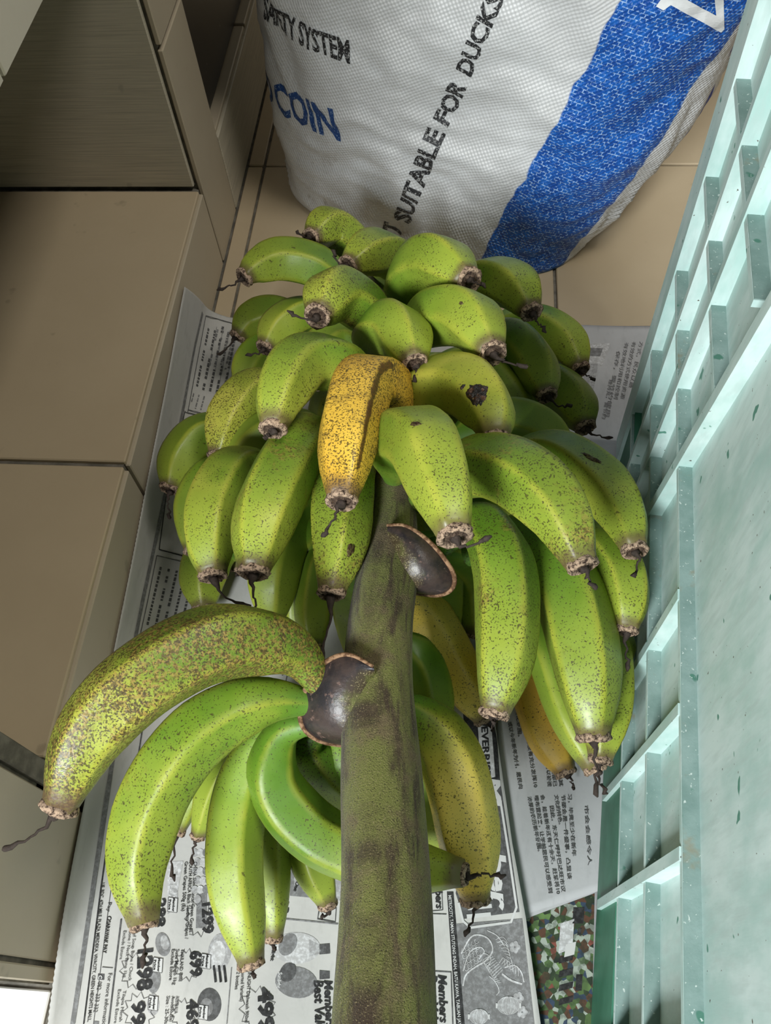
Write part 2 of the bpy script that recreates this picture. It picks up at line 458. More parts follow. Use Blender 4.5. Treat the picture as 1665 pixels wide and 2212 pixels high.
nb = k.noise(v, 420, 4, .7); rim = k.attr('rim')
k.color(k.mix(k.math('MULTIPLY', k.rng(nb, .36, .6), k.rng(rim, .0, .9, .12, 1.0)), (.030, .017, .012), (.44, .31, .215))); k.bump(k.noise(v, 900, 3), .8, .0012)
M['blossom'] = k.m
k = NT('withered_style', .8, .2); k.color(k.mix(k.noise(k.coord(), 500, 3), (.008, .007, .006), (.07, .05, .04))); M['style'] = k.m
k = NT('velvety_stalk', .85, .2)
v = k.coord(); sa_ = k.attr('along'); ang = k.attr('ang')
cb = k.node('ShaderNodeCombineXYZ'); k.link(k.math('MULTIPLY', sa_, 9.0), cb.inputs[0]); k.link(k.math('MULTIPLY', ang, 1.6), cb.inputs[1]); sv_ = cb.outputs[0]
st1 = k.noise(sv_, 2.2, 5, .6, dist=.4); fine = k.noise(v, 1100, 2, .6)
c = k.mix(k.rng(st1, .36, .60), (.040, .026, .015), (.125, .130, .034))
c = k.mix(k.rng(k.noise(v, 35, 4, .6), .45, .68), c, (.115, .085, .045))
c = k.mix(k.rng(fine, .58, .72), c, (.21, .175, .085))
c = k.mix(k.rng(fine, .42, .30), c, (.022, .017, .009))
k.color(c); k.bump(fine, .7, .0016)
k.b.inputs['Sheen Weight'].default_value = .12; k.b.inputs['Sheen Roughness'].default_value = .5
M['stalk'] = k.m
k = NT('smooth_crown_skin', .38, .45); v = k.coord(); ca_ = k.attr('along'); ch = k.attr('ang')
c = k.mix(k.rng(k.noise(v, 60, 5, .65), .35, .62), (.014, .011, .014), (.045, .030, .026))
c = k.mix(k.math('MULTIPLY', k.rng(k.noise(v, 170, 4, .7), .58, .68), .7), c, (.17, .105, .085))
edge_c = k.mix(k.rng(k.noise(v, 55, 4, .6), .42, .62), (.048, .034, .018), (.115, .125, .032))
edge_c = k.mix(k.rng(k.noise(v, 1100, 2, .6), .56, .70), edge_c, (.30, .25, .13))
c = k.mix(k.rng(k.math('ADD', ch, k.math('MULTIPLY', k.noise(v, 60, 4), .55)), .80, .55), c, edge_c)
c = k.mix(k.rng(ca_, .90, .97), c, (.17, .09, .045))
k.color(c); k.bump(k.noise(v, 260, 3), .3, .001)
M['crown'] = k.m
k = NT('corky_rim', .8, .2); k.color(k.mix(k.rng(k.noise(k.coord(), 300, 3), .4, .6), (.10, .05, .025), (.27, .16, .09))); M['rim'] = k.m
k = NT('rotten_hole', .3, .5); v = k.coord()
k.color(k.mix(k.rng(k.noise(v, 260, 3), .45, .7), (.006, .004, .003), (.11, .045, .018))); k.bump(k.noise(v, 420, 3), 1.0, .002); M['rot'] = k.m

k = NT('dark_bruise', .6, .3); k.color(k.mix(k.rng(k.noise(k.coord(), 420, 3), .4, .65), (.035, .016, .008), (.12, .10, .03))); M['bruise'] = k.m

BASE = np.array((-.06, .30, 0.0))
bunch = empty('banana_bunch', BASE)
tag(bunch, 'heavy bunch of mostly green bananas on a thick brown stalk lying on newspaper', 'banana bunch')

# stalk: pixel column, pixel row, width in pixels, height
ST = [(812, 2560, 262, .262), (827, 2200, 228, .258), (830, 1900, 192, .248), (823, 1680, 176, .238), (815, 1500, 152, .232),
      (822, 1350, 140, .228), (838, 1230, 132, .222), (850, 1100, 100, .212), (850, 960, 84, .200), (840, 800, 76, .180), (800, 640, 62, .160), (770, 560, 44, .150)]
sp = [onz(x, y, z) for x, y, w_, z in ST]
sr = [w_ / 2 * depth_of(p) / F_PX for (x, y, w_, z), p in zip(ST, sp)]
SP, slen = smooth_curve(sp, 90)
dd = np.r_[0, np.cumsum(np.linalg.norm(np.diff(np.array(sp), axis=0), axis=1))]
SR = np.interp(np.linspace(0, dd[-1], 90), dd, sr)
sT, sU, sV = frames(SP)
NS = 40
vv, ff, al, an = [], [], [], []
for i in range(90):
    for q in range(NS):
        a = 2 * PI * q / NS
        r = SR[i] * (1 + .025 * math.sin(3 * a + 1 + i * .05) + .012 * math.sin(7 * a + i * .11) + .008 * math.sin(i * .5 + a))
        vv.append(SP[i] + r * (math.cos(a) * sU[i] + math.sin(a) * sV[i])); al.append(i / 89 * slen); an.append(math.sin(a) + .3 * math.cos(a))
for i in range(89):
    for q in range(NS):
        ff.append((i * NS + q, i * NS + (q + 1) % NS, (i + 1) * NS + (q + 1) % NS, (i + 1) * NS + q))
ff += [tuple(reversed(range(NS))), tuple(range(89 * NS, 90 * NS))]
so_ = mesh_ob('stalk', vv, ff, M['stalk'], bunch, True, BASE)
attr(so_, 'along', al); attr(so_, 'ang', an)

RS = np.array([0, .06, .14, .25, .40, .55, .70, .80, .88, .94, .975, 1.0])
RR = np.array([.36, .40, .58, .86, .99, 1.0, .97, .89, .75, .59, .48, .43])
REPORT = []
def banana(pts, wpx, ripe=.15, spk=.5, scar=.2, label=None, tail=None, nose=1.0, twist=None, tl=.022, rs=RR, ridge=None, grad=0.0, streak=None):
    P = [onz(*p) for p in pts]
    cur, ln = smooth_curve(P, 34)
    mid = cur[19]
    R = wpx / 2 * depth_of(mid) / F_PX
    T, U, V = frames(cur)
    n = 40
    tc = unit(CAM - mid); acam = math.atan2(V[19].dot(tc), U[19].dot(tc))
    sg = 1 if (-math.sin(acam) * U[19] + math.cos(acam) * V[19]).dot(ROT[:, 0]) > 0 else -1
    off_ = random.uniform(-.6, .6) if ridge is None else ridge   # where a ridge sits, right of the camera-facing line
    ph = -(acam + sg * off_)
    s = np.linspace(0, 1, 34)
    rad = np.interp(s, RS, rs) * R
    sector = 2 * PI / 5
    wob = [random.uniform(-.18, .18) for _ in range(5)]
    vv, tt, rg, sk = [], [], [], []
    for i in range(34):
        flat = .92 * min(1, max(0, (s[i] - .08) / .25)) * (1.0 if s[i] < .8 else 1 - .5 * (s[i] - .8) / .2)
        for q in range(n):
            a = 2 * PI * q / n
            aa = (a + ph) % (2 * PI)
            dl = aa % sector - sector / 2
            poly = math.cos(sector / 2) / math.cos(dl)
            e = abs(dl) / (sector / 2)
            r = rad[i] * ((1 - flat) + flat * (poly + .085)) * (1 + .015 * math.sin(3 * a + i * .35 + ph))
            vv.append(cur[i] + r * (math.cos(a) * U[i] + math.sin(a) * V[i]))
            tt.append(s[i]); rg.append(max(0, (e - .72) / .28))
            if streak:
                da = (a - acam - sg * streak[0] + PI) % (2 * PI) - PI
                sk.append(max(0, 1 - abs(da) / streak[1]) * (1 if streak[2] < s[i] < streak[3] else .25))
            else: sk.append(0)
    ff = [(i * n + q, i * n + (q + 1) % n, (i + 1) * n + (q + 1) % n, (i + 1) * n + q) for i in range(33) for q in range(n)]
    ff += [tuple(reversed(range(n))), tuple(range(33 * n, 34 * n))]
    o = mesh_ob('banana', vv, ff, M['skin'], bunch, True, BASE)
    attr(o, 'bt', tt); attr(o, 'ridge', rg); attr(o, 'streak', sk)
    o.color = (ripe, spk, scar, grad)
    if label: o['label'] = label
    # crusty blossom end
    tp, td, tu, tv = cur[-1], T[-1], U[-1], V[-1]
    r0 = rad[-1] * nose
    mb = MB(); m = 16
    prof = [(1.00, -.003), (1.06, -.0004), (1.06, .0020), (.86, .0034), (.66, .0004), (.42, .0018), (.14, .0034)]
    vv = []
    for j, (rr, h) in enumerate(prof):
        for q in range(m):
            a = 2 * PI * q / m
            jr = 1 + (.0 if j == 0 else random.uniform(-.09, .09))
            vv.append(tp + td * (h + (0 if j == 0 else random.uniform(-.0007, .0007))) + r0 * rr * jr * (math.cos(a) * tu + math.sin(a) * tv))
    f2 = [(j * m + q, j * m + (q + 1) % m, (j + 1) * m + (q + 1) % m, (j + 1) * m + q) for j in range(len(prof) - 1) for q in range(m)]
    f2.append(tuple(range((len(prof) - 1) * m, len(prof) * m)))
    mb.add(vv, f2)
    b = mb.build('blossom_end', M['blossom'], o, True, BASE)
    attr(b, 'rim', [(.2, .9, 1, .85, .1, .15, .3)[j] for j in range(7) for q in range(m)])
    # withered style hanging from it
    if tl > 0:
        side = unit(rng.normal(size=3)) if tail is None else unit(ROT @ np.array((tail[0], -tail[1], .1)))
        L = tl * random.uniform(.7, 1.25)
        p0 = tp + td * .002; p1 = p0 + td * L * .35 + side * L * .12; p2 = p0 + td * L * .55 + side * L * .5; p3 = p0 + td * L * .6 + side * L * .95
        cu, _ = smooth_curve([p0, p1, p2, p3], 12)
        cu[1:] += rng.normal(size=(11, 3)) * .0009
        mb = MB(); mb.tube(cu, np.array([.34 * r0 + .0005, .3 * r0, .0017, .0012, .0009, .0008, .0007, .0008, .0011, .0017, .0019, .0006]), 7)
        mb.build('withered_style', M['style'], o, True, BASE)
    REPORT.append((len(REPORT), ln, R, cur, rad))
    return o
Y1 = dict(ripe=.95)
B = banana
# far end of the bunch, against the sack
B([(800,575,.12),(757,522,.15),(712,490,.172),(672,513,.182)], 92, .22, .75, .1, 'small speckled banana at the far tip of the bunch, in front of the sack', (-.4, -.6), tl=.014)
B([(770,650,.14),(690,582,.17),(612,563,.18),(555,578,.184),(528,598,.184)], 96, .12, .3, .1, None, (-1, .3), tl=.022)
B([(880,620,.15),(842,552,.19),(795,548,.212),(752,573,.222)], 100, .24, .6, .1, None, (-.3, -.9), tl=.02)
B([(870,690,.17),(888,600,.23),(945,566,.268),(1012,605,.285)], 124, .1, .45, .12, None, (1, .2), tl=.010)
B([(980,650,.17),(1050,606,.20),(1112,622,.215),(1147,673,.217)], 108, .14, .5, .05, None, (.6, .9), tl=.014)
B([(850,740,.19),(790,672,.235),(724,634,.268),(686,682,.285)], 120, .2, .7, .3, None, (-.9, -.5), tl=.022)
B([(700,720,.09),(600,678,.095),(542,690,.092),(513,726,.086)], 84, .1, .2, .05, None, (-.8, .6), tl=.02)
B([(740,700,.12),(660,682,.13),(606,708,.135),(572,750,.135)], 90, .14, .25, .05, None, (-1, .1), tl=.016)
B([(670,745,.06),(575,755,.065),(537,795,.06),(530,850,.05)], 84, .12, .2, .05, None, None, tl=0)
B([(800,800,.2),(812,722,.24),(862,712,.268),(897,787,.285)], 120, .1, .35, .05, None, (-.3, 1), tl=.014, ridge=-.3)
B([(870,750,.2),(925,692,.25),(1008,686,.282),(1064,762,.295)], 130, .1, .4, .05, None, (1, .1), tl=.020)
B([(1010,740,.14),(1098,732,.147),(1150,775,.152),(1181,853,.152)], 100, .12, .3, .05, None, (1, 0), tl=.022)
B([(1030,720,.09),(1145,702,.1),(1218,738,.1),(1253,797,.1)], 96, .1, .4, .05, None, (1, .3), tl=.012)
B([(1080,820,.09),(1175,822,.1),(1232,862,.105),(1264,922,.105)], 102, .1, .35, .05, None, (1, -.1), tl=.028)
# middle hand, top side
B([(790,860,.21),(735,790,.262),(655,785,.285),(607,850,.295),(590,925,.295)], 128, .2, .55, .1, None, (-.5, .2), tl=.006)
B([(860,970,.21),(840,850,.272),(785,832,.302),(752,935,.318),(738,1080,.322)], 140, 1.0, .95, .5, 'ripe yellow banana with dark brown streaks near the middle of the bunch', (-.8, .9), tl=.016, ridge=.25, streak=(.45, .30, .42, .93))
hole_b = B([(850,930,.2),(900,852,.25),(1000,833,.282),(1057,890,.292),(1068,948,.292)], 138, .34, .3, .05, 'olive green banana with a rotten black hole in its side', (.9, -.6), tl=.018)
B([(850,1040,.215),(868,955,.29),(918,960,.336),(956,1060,.346),(982,1156,.348)], 158, .2, .45, .15, None, (1, -.7), tl=.026)
B([(640,850,.15),(560,842,.167),(502,900,.172),(472,985,.167)], 108, .3, .75, .25, None, (-.2, .8), tl=.012)
B([(560,965,.11),(452,940,.12),(397,985,.12),(367,1055,.116)], 102, .1, .15, .05, None, (.3, .9), tl=.026)
B([(740,965,.2),(662,952,.242),(602,1040,.262),(566,1130,.267),(548,1235,.265)], 146, .2, .55, .35, None, (.3, 1), tl=.024)
B([(620,1040,.17),(522,1015,.205),(467,1090,.22),(453,1170,.22),(460,1242,.217)], 130, .24, .45, .1, None, (.9, .2), tl=.026)
B([(570,1040,.12),(475,1025,.13),(425,1085,.13),(418,1190,.12)], 98, .12, .15, .05, None, None, tl=0)
B([(800,930,.195),(752,1000,.222),(738,1085,.238),(731,1180,.243),(716,1280,.24)], 132, .1, .7, .3, None, (-.1, 1), tl=.03, ridge=.1)
B([(600,1150,.05),(485,1170,.045),(443,1240,.038),(440,1315,.032)], 108, .1, .15, .05, None, None, tl=.01)
B([(740,1080,.12),(645,1105,.12),(592,1215,.12),(586,1345,.1)], 118, .05, .1, .0, None, None, tl=0)
B([(760,1130,.12),(702,1205,.11),(680,1300,.1),(676,1395,.09)], 88, .05, .1, .0, None, None, tl=.02)
# middle hand, right side
B([(900,1085,.22),(1000,1015,.272),(1108,1022,.302),(1204,1100,.312),(1257,1220,.308)], 152, .2, .6, .45, None, (.4, .6), tl=.010)
B([(1040,1010,.17),(1180,980,.205),(1288,1038,.232),(1344,1110,.243),(1371,1187,.247)], 120, .2, .4, .15, None, (-.3, 1), tl=.012)
B([(950,1185,.22),(1030,1130,.237),(1085,1215,.25),(1092,1385,.247),(1068,1540,.238)], 142, .12, .65, .3, None, (0, 1), tl=.004, ridge=.55)
B([(1010,1200,.17),(1130,1165,.2),(1218,1260,.22),(1262,1420,.217),(1281,1592,.205)], 158, .16, .5, .2, None, (.05, 1), tl=.03, ridge=.55)
B([(1150,1190,.17),(1274,1178,.198),(1334,1222,.216),(1356,1290,.219),(1353,1360,.215)], 112, .16, .45, .1, None, (.1, 1), tl=.016)
B([(1220,1320,.12),(1300,1345,.145),(1336,1390,.168),(1346,1430,.174)], 80, .1, .3, .05, None, (.2, 1), tl=.016)
B([(1030,1260,.13),(1140,1285,.14),(1190,1400,.142),(1235,1540,.137),(1285,1660,.13)], 112, .1, .2, .05, None, (.4, .9), tl=.01)
B([(1180,1290,.14),(1290,1370,.172),(1312,1500,.175),(1297,1640,.166)], 118, .2, .5, .15, None, (0, 1), tl=.006)
B([(1075,1335,.05),(1115,1385,.045),(1150,1480,.038),(1185,1590,.030),(1222,1668,.026)], 106, .95, .25, .0, 'clean yellow banana low on the right side beside the crate', (.5, 1), tl=.012)
B([(850,1240,.13),(915,1320,.08),(980,1440,.05),(1046,1552,.03)], 112, .8, .4, .2, 'dull yellow banana lying low behind the stalk', None, tl=.008)
B([(845,1370,.15),(902,1415,.13),(930,1500,.11),(940,1600,.1)], 98, .1, .2, .0, None, None, tl=0)
# near hand, right of the stalk
B([(835,1530,.2),(905,1545,.197),(972,1640,.182),(1008,1790,.162),(1026,1942,.142)], 146, .55, .5, .06, 'greenish yellow speckled banana to the right of the stalk', (-.5, .8), tl=.02, grad=.9)
B([(850,1560,.16),(898,1660,.14),(930,1760,.12),(958,1860,.105)], 98, .1, .2, .0, None, None, tl=.01)
# near hand, left of the stalk
B([(705,1505,.238),(630,1405,.268),(480,1385,.30),(312,1468,.312),(192,1590,.307),(128,1742,.292)], 176, .22, .95, 1.0, 'largest banana, green with rough brown scarring, reaching out to the left', (-1, .2), tl=.024, ridge=-.55)
B([(700,1520,.232),(560,1515,.25),(432,1580,.252),(337,1710,.242),(296,1860,.23),(311,1995,.224)], 152, .2, .55, .25, 'long pale green banana hanging below the scarred one', (-.2, 1), tl=.02, nose=.85, ridge=.05)
B([(700,1535,.22),(600,1572,.2),(521,1700,.18),(503,1880,.168),(542,2080,.15)], 128, .1, .3, .08, None, (.2, .6), tl=.004, ridge=.25)
B([(695,1560,.222),(612,1582,.214),(592,1690,.196),(680,1800,.178),(830,1862,.170),(1000,1887,.182)], 132, .12, .3, .08, 'curled green banana passing under the stalk', (1, -.1), tl=.022, nose=.8, ridge=.5)
B([(660,1575,.18),(592,1650,.14),(586,1800,.11),(592,2026,.09)], 84, .05, .25, .0, None, None, tl=.006)
B([(650,1565,.18),(542,1582,.155),(472,1680,.125),(428,1803,.10)], 76, .05, .1, .0, None, (-.1, 1), tl=.016)
B([(630,1565,.16),(505,1600,.12),(424,1700,.10),(386,1795,.09)], 66, .1, .15, .0, None, (.1, 1), tl=.02)
B([(690,1605,.16),(662,1700,.125),(667,1830,.1),(708,1953,.085)], 98, .05, .15, .0, None, (-1, .2), tl=.008)
B([(700,1575,.185),(668,1605,.175),(706,1665,.155),(790,1745,.125)], 112, .08, .6, .1, None, None, tl=0)
B([(735,1570,.175),(738,1620,.165),(778,1690,.145),(850,1765,.12)], 112, .08, .6, .1, None, None, tl=0)
# mostly hidden fingers deep inside, added to shade the gaps
B([(960,960,.15),(1080,905,.15),(1175,930,.142),(1225,990,.135)], 104, .05, .1, .0, None, None, tl=0)
B([(820,800,.15),(740,740,.165),(695,765,.168),(682,830,.16)], 98, .05, .15, .0, None, None, tl=0)
B([(730,945,.16),(615,930,.172),(545,965,.168),(503,1020,.16)], 108, .05, .1, .0, None, None, tl=0)
B([(900,830,.13),(1010,790,.135),(1090,850,.13),(1140,930,.12)], 104, .05, .1, .0, None, None, tl=0)
B([(760,700,.12),(800,640,.14),(850,625,.15),(900,650,.15)], 100, .05, .1, .0, None, None, tl=0)

# hidden fingers added on the underside to carry the bunch and shade its inside
for q_ in (((790,1560,.19),(770,1600,.13),(745,1680,.07),(740,1800,.03)), ((830,1560,.19),(840,1610,.12),(830,1700,.06),(815,1830,.028)), ((850,1540,.19),(885,1590,.13),(885,1690,.07),(880,1800,.03)),
           ((800,1230,.19),(780,1240,.12),(765,1300,.06),(770,1420,.028)), ((860,1200,.19),(870,1230,.11),(860,1320,.06),(850,1450,.028)), ((900,1180,.18),(940,1210,.11),(950,1300,.06),(960,1400,.03)),
           ((830,1000,.17),(780,1010,.09),(740,1060,.04),(735,1180,.026)), ((860,1000,.17),(900,1010,.09),(920,1080,.04),(925,1200,.026)), ((950,1020,.16),(1040,1040,.10),(1100,1110,.06),(1130,1220,.04)),
           ((700,1020,.16),(600,1050,.09),(540,1120,.05),(520,1230,.03)), ((820,800,.15),(760,820,.08),(720,880,.04),(700,980,.026)), ((880,800,.15),(950,820,.09),(1000,880,.05),(1030,980,.03))):
    B([(a_, b_, z_ - (.0055 if i_ == 3 else 0)) for i_, (a_, b_, z_) in enumerate(q_)], 112, .05, .15, .0, None, None, tl=.008)
B([(940,1180,.17),(1000,1190,.11),(1025,1250,.06),(1030,1370,.03)], 110, .05, .15, .0, None, None, tl=0)  # extra dark finger added in place of the shadowed gap
B([(720,1120,.16),(690,1180,.09),(655,1260,.05),(640,1380,.03)], 108, .05, .15, .0, None, None, tl=0)

# crowns: the flared cushions where two hands leave the stalk
def crown(rim, inner, back, bulge):
    """rounded pad between a rim curve and a line inside the stalk, closed behind the rim"""
    nu, nv = 36, 12
    Rm, _ = smooth_curve([onz(*p) for p in rim], nu); In, _ = smooth_curve([onz(*p) for p in inner], nu)
    bk = np.array(onz(*back))
    vv, al, an = [], [], []
    for i in range(nu):
        a, b = In[i], Rm[i]
        for j in range(nv + 1):
            t = j / nv
            p = a + (b - a) * t
            out_ = unit(CAM - p)
            vv.append(p + out_ * bulge * math.sin(PI * min(1, t * 1.02)) ** .8 * (.5 + .5 * math.sin(PI * (i + .5) / nu)))
            al.append(.2 if t < .93 else 1.0); an.append(t)
        for t in (.05, .35, .75):                             # under side, drawn in towards the hand
            p = b + (bk - b) * t - unit(CAM - b) * .004 * (1 if t < .1 else 2)
            vv.append(p); al.append(1.0 if t < .1 else .2); an.append(.55)
    m = nv + 4
    ff = [(i * m + j, (i + 1) * m + j, (i + 1) * m + j + 1, i * m + j + 1) for i in range(nu - 1) for j in range(m - 1)]
    o = mesh_ob('hand_crown', vv, ff, M['crown'], bunch, True, BASE)
    attr(o, 'along', al); attr(o, 'ang', an)
    mb = MB(); mb.tube(Rm, .0013 + .0007 * np.sin(np.linspace(0, PI, nu)), 8)
    mb.build('crown_rim', M['rim'], o, True, BASE)
crown([(806,1440,.262),(752,1414,.262),(704,1430,.258),(667,1475,.250),(649,1528,.240),(655,1572,.230),(690,1600,.222),(745,1612,.212)],
      [(812,1460,.250),(806,1475,.250),(800,1495,.250),(794,1520,.249),(790,1545,.247),(786,1570,.244),(784,1590,.240),(784,1608,.236)], (735, 1500, .205), .009)
crown([(836,1135,.246),(876,1136,.250),(922,1166,.246),(960,1208,.238),(981,1246,.229),(974,1274,.221),(944,1286,.214),(896,1282,.206)],
      [(838,1160,.236),(842,1178,.238),(848,1200,.239),(854,1222,.238),(860,1242,.235),(864,1258,.230),(866,1270,.225),(864,1280,.218)], (905, 1175, .190), .009)

# blemishes: sunken rot and dark bruises
def blemish(name, ob, c, rx, ry, rot, mat, label=None, lift=.0006):
    me = ob.data
    V_ = [Vector(v.co) + Vector(tuple(BASE)) for v in me.vertices]; bv = BVHTree.FromPolygons(V_, [tuple(p.vertices) for p in me.polygons])
    vs = []; r = math.radians(rot)
    for ring in (0, .35, .7, 1.0):
        for q in range(18 if ring else 1):
            a = 2 * PI * q / 18; jit = 1 + (.14 * math.sin(3 * a + rot) + .10 * math.sin(7 * a) if ring == 1 else 0)
            x, y = rx * ring * jit * math.cos(a), ry * ring * jit * math.sin(a)
            d = Vector(tuple(ray(c[0] + x * math.cos(r) - y * math.sin(r), c[1] + x * math.sin(r) + y * math.cos(r)))).normalized()
            h = bv.ray_cast(Vector(tuple(CAM)), d)
            if h[0] is None: return
            vs.append(np.array(h[0]) + np.array(h[1]) * (lift + (.0004 * math.sin(5 * a) if 0 < ring < 1 else 0) + (-.0008 if ring == 1 else 0)))
    f = [(0, 1 + q, 1 + (q + 1) % 18) for q in range(18)]
    for k_ in range(2):
        f += [(1 + k_ * 18 + q, 19 + k_ * 18 + q, 19 + k_ * 18 + (q + 1) % 18, 1 + k_ * 18 + (q + 1) % 18) for q in range(18)]
    o = mesh_ob(name, vs, f, mat, ob, True, BASE)
    if label: o['label'] = label
KIDS = [o for o in bunch.children if o.name.startswith('banana')]
blemish('rotten_hole', hole_b, (1030, 852), 25, 27, 10, M['rot'], 'glistening black rotten hole')
blemish('bruise', hole_b, (999, 836), 8, 4, -50, M['rot'])
blemish('bruise', KIDS[17], (897, 916), 13, 5, -5, M['bruise'])
blemish('bruise', KIDS[28], (1278, 990), 26, 5, 28, M['bruise'])
blemish('bruise', KIDS[23], (757, 1188), 9, 16, 15, M['bruise'])
blemish('bruise', KIDS[10], (996, 655), 5, 4, 0, M['bruise'])

# ------------------------------------------------------------------ newspapers under the bunch
def paper_mat(name, a, b):
    k = NT(name, .85, .15); v = k.coord()
    c = k.mix(k.rng(k.noise(v, 9, 4), .3, .7), a, b)
    c = k.mix(k.math('MULTIPLY', k.rng(k.noise(k.scale(v, (1, .35, 1)), 130, 3, .6), .50, .70), .18), c, tuple(x * .62 for x in a))
    k.color(c); k.bump(k.noise(v, 30, 4), .25, .004)
    return k.m
M['paper'] = paper_mat('newsprint', (.47, .46, .435), (.53, .52, .49))
M['paper2'] = paper_mat('grey_newsprint', (.43, .43, .43), (.49, .49, .49))
k = NT('colour_photo_print', .7, .25); v = k.coord()
cells = k.voro(v, 230, 'Color'); sp3 = k.node('ShaderNodeSeparateColor'); k.link(cells, sp3.inputs[0])
c = k.mix(k.rng(sp3.outputs[0], .25, .35), (.02, .025, .02), (.13, .22, .07))
c = k.mix(k.rng(k.noise(v, 30, 3), .50, .62), k.mix(.6, c, (.05, .08, .035)), c); c = k.mix(k.rng(sp3.outputs[0], .66, .70), c, (.34, .38, .32)); c = k.mix(k.rng(sp3.outputs[1], .72, .76), c, (.10, .05, .03))
c = k.mix(k.rng(sp3.outputs[1], .96, .97), c, (.22, .07, .05)); c = k.mix(k.rng(sp3.outputs[2], .90, .93), c, (.04, .06, .10))
c = k.mix(k.rng(k.noise(v, 150, 3), .45, .62), c, k.mix(.5, c, (.02, .03, .02))); k.color(c); M['photo_ink'] = k.m
for nm, g in (('ink_black', .022), ('ink_dark', .07), ('ink_mid', .16), ('ink_grey', .30), ('ink_pale', .42)):
    k = NT(nm, .8, .2); k.color(k.mix(k.rng(k.noise(k.coord(), 260, 3, .7), .40, .70), (g, g * .98, g * .96), (g * 1.5 + .02, g * 1.5 + .02, g * 1.5 + .02))); M[nm] = k.m
k = NT('bare_paper', .85, .15); k.color((.56, .555, .54)); M['ink_white'] = k.m

RB, XB = .030, -.2895
def edge_len(y):
    ze = max(.006, .0154 + .113 * y)
    return RB * PI / 2 + (ze - RB) if ze >= RB else RB * math.acos(1 - ze / RB)
def refine(bm, L):
    for _ in range(5):
        e = [x for x in bm.edges if x.calc_length() > L]
        if not e: break
        bmesh.ops.subdivide_edges(bm, edges=e, cuts=1)
        bmesh.ops.triangulate(bm, faces=bm.faces[:])
    bm.verts.index_update()
class Sheet:
    def __init__(s, name, label, fn, nu, nv, mat, origin, lift):
        """fn(u, v in 0..1) -> world point; the sheet gets a real thickness"""
        top = [fn(i / nu, j / nv) for j in range(nv + 1) for i in range(nu + 1)]
        f = [(j * (nu + 1) + i, j * (nu + 1) + i + 1, (j + 1) * (nu + 1) + i + 1, (j + 1) * (nu + 1) + i) for j in range(nv) for i in range(nu)]
        s.origin = origin
        s.ob = mesh_ob(name, top, f, mat, None, True, origin)
        s.ob.location = origin
        tag(s.ob, label, 'newspaper')
        md = s.ob.modifiers.new('thickness', 'SOLIDIFY'); md.thickness = .0002; md.offset = -1
        s.bvh = BVHTree.FromPolygons([Vector(tuple(map(float, p))) for p in top], f)
        s.ink = {}
    def hit(s, px, py):
        d = Vector(tuple(ray(px, py))).normalized()
        h = s.bvh.ray_cast(Vector(tuple(CAM)), d)
        if h[0] is None:
            p = onz(px, py, .004); return np.array(p), np.array((0, 0, 1.0))
        n = h[1] if h[1].dot(d) < 0 else -h[1]
        return np.array(h[0]), np.array(n)
    def drop(s, q, n, lift):
        o = Vector(tuple(map(float, q + n * .03)))
        h = s.bvh.ray_cast(o, Vector(tuple(map(float, -n))), .08)
        p = np.array(h[0]) if h[0] is not None else q
        return p + n * lift
    def mb(s, col, what):
        return s.ink.setdefault((col, what), MB())
    def line(s, pts, wpx, col='ink_dark', lift=.0005, closed=False):
        if closed: pts = list(pts) + [pts[0]]
        P = []
        for a, b in zip(pts[:-1], pts[1:]):
            m = max(1, int(math.dist(a, b) / 26))
            for t in range(m): P.append((a[0] + (b[0] - a[0]) * t / m, a[1] + (b[1] - a[1]) * t / m))
        P.append(pts[-1])
        W = [s.hit(*p) for p in P]; vv = []
        X = np.array([p for p, n in W]); T = np.gradient(X, axis=0)
        for (p, n), t, px in zip(W, T, P):
            side = np.cross(n, unit(t)); hw = wpx / 2 * depth_of(p) / F_PX
            vv += [p + side * hw + n * lift, p - side * hw + n * lift]
        s.mb(col, 'printed_rule').add(vv, [(2 * i, 2 * i + 1, 2 * i + 3, 2 * i + 2) for i in range(len(P) - 1)])
    def poly(s, pts, col, lift=.0003):
        bm = bmesh.new(); bm.faces.new([bm.verts.new((x, y, 0)) for x, y in pts])
        bmesh.ops.triangulate(bm, faces=bm.faces[:])
        refine(bm, 16.0)
        V_ = []
        for q in bm.verts:
            p, n = s.hit(q.co.x, q.co.y); V_.append(p + n * lift)
        s.mb(col, 'printed_panel').add(V_, [[q.index for q in f.verts] for f in bm.faces]); bm.free()
    def oval(s, c, rx, ry, rot, col, lift=.0003, a0=0, a1=360, ring=0):
        r = math.radians(rot); P = []
        for q in range(25):
            a = math.radians(a0 + (a1 - a0) * q / 24)
            x, y = rx * math.cos(a), ry * math.sin(a)
            P.append((c[0] + x * math.cos(r) - y * math.sin(r), c[1] + x * math.sin(r) + y * math.cos(r)))
        if ring: s.line(P, ring, col, lift)
        else: s.poly(P[:-1], col, lift)
TEXTS = []
def text(surf, body, p0, p1, cap, col='ink_black', bold=0.0, lift=.0006, shear=0.0):
    cu = bpy.data.curves.new('lettering', 'FONT'); cu.body = body; cu.resolution_u = 2; cu.offset = bold; cu.shear = shear
    o = bpy.data.objects.new('lettering', cu); C.objects.link(o)
    TEXTS.append((o, surf, p0, p1, cap, col, lift, body))
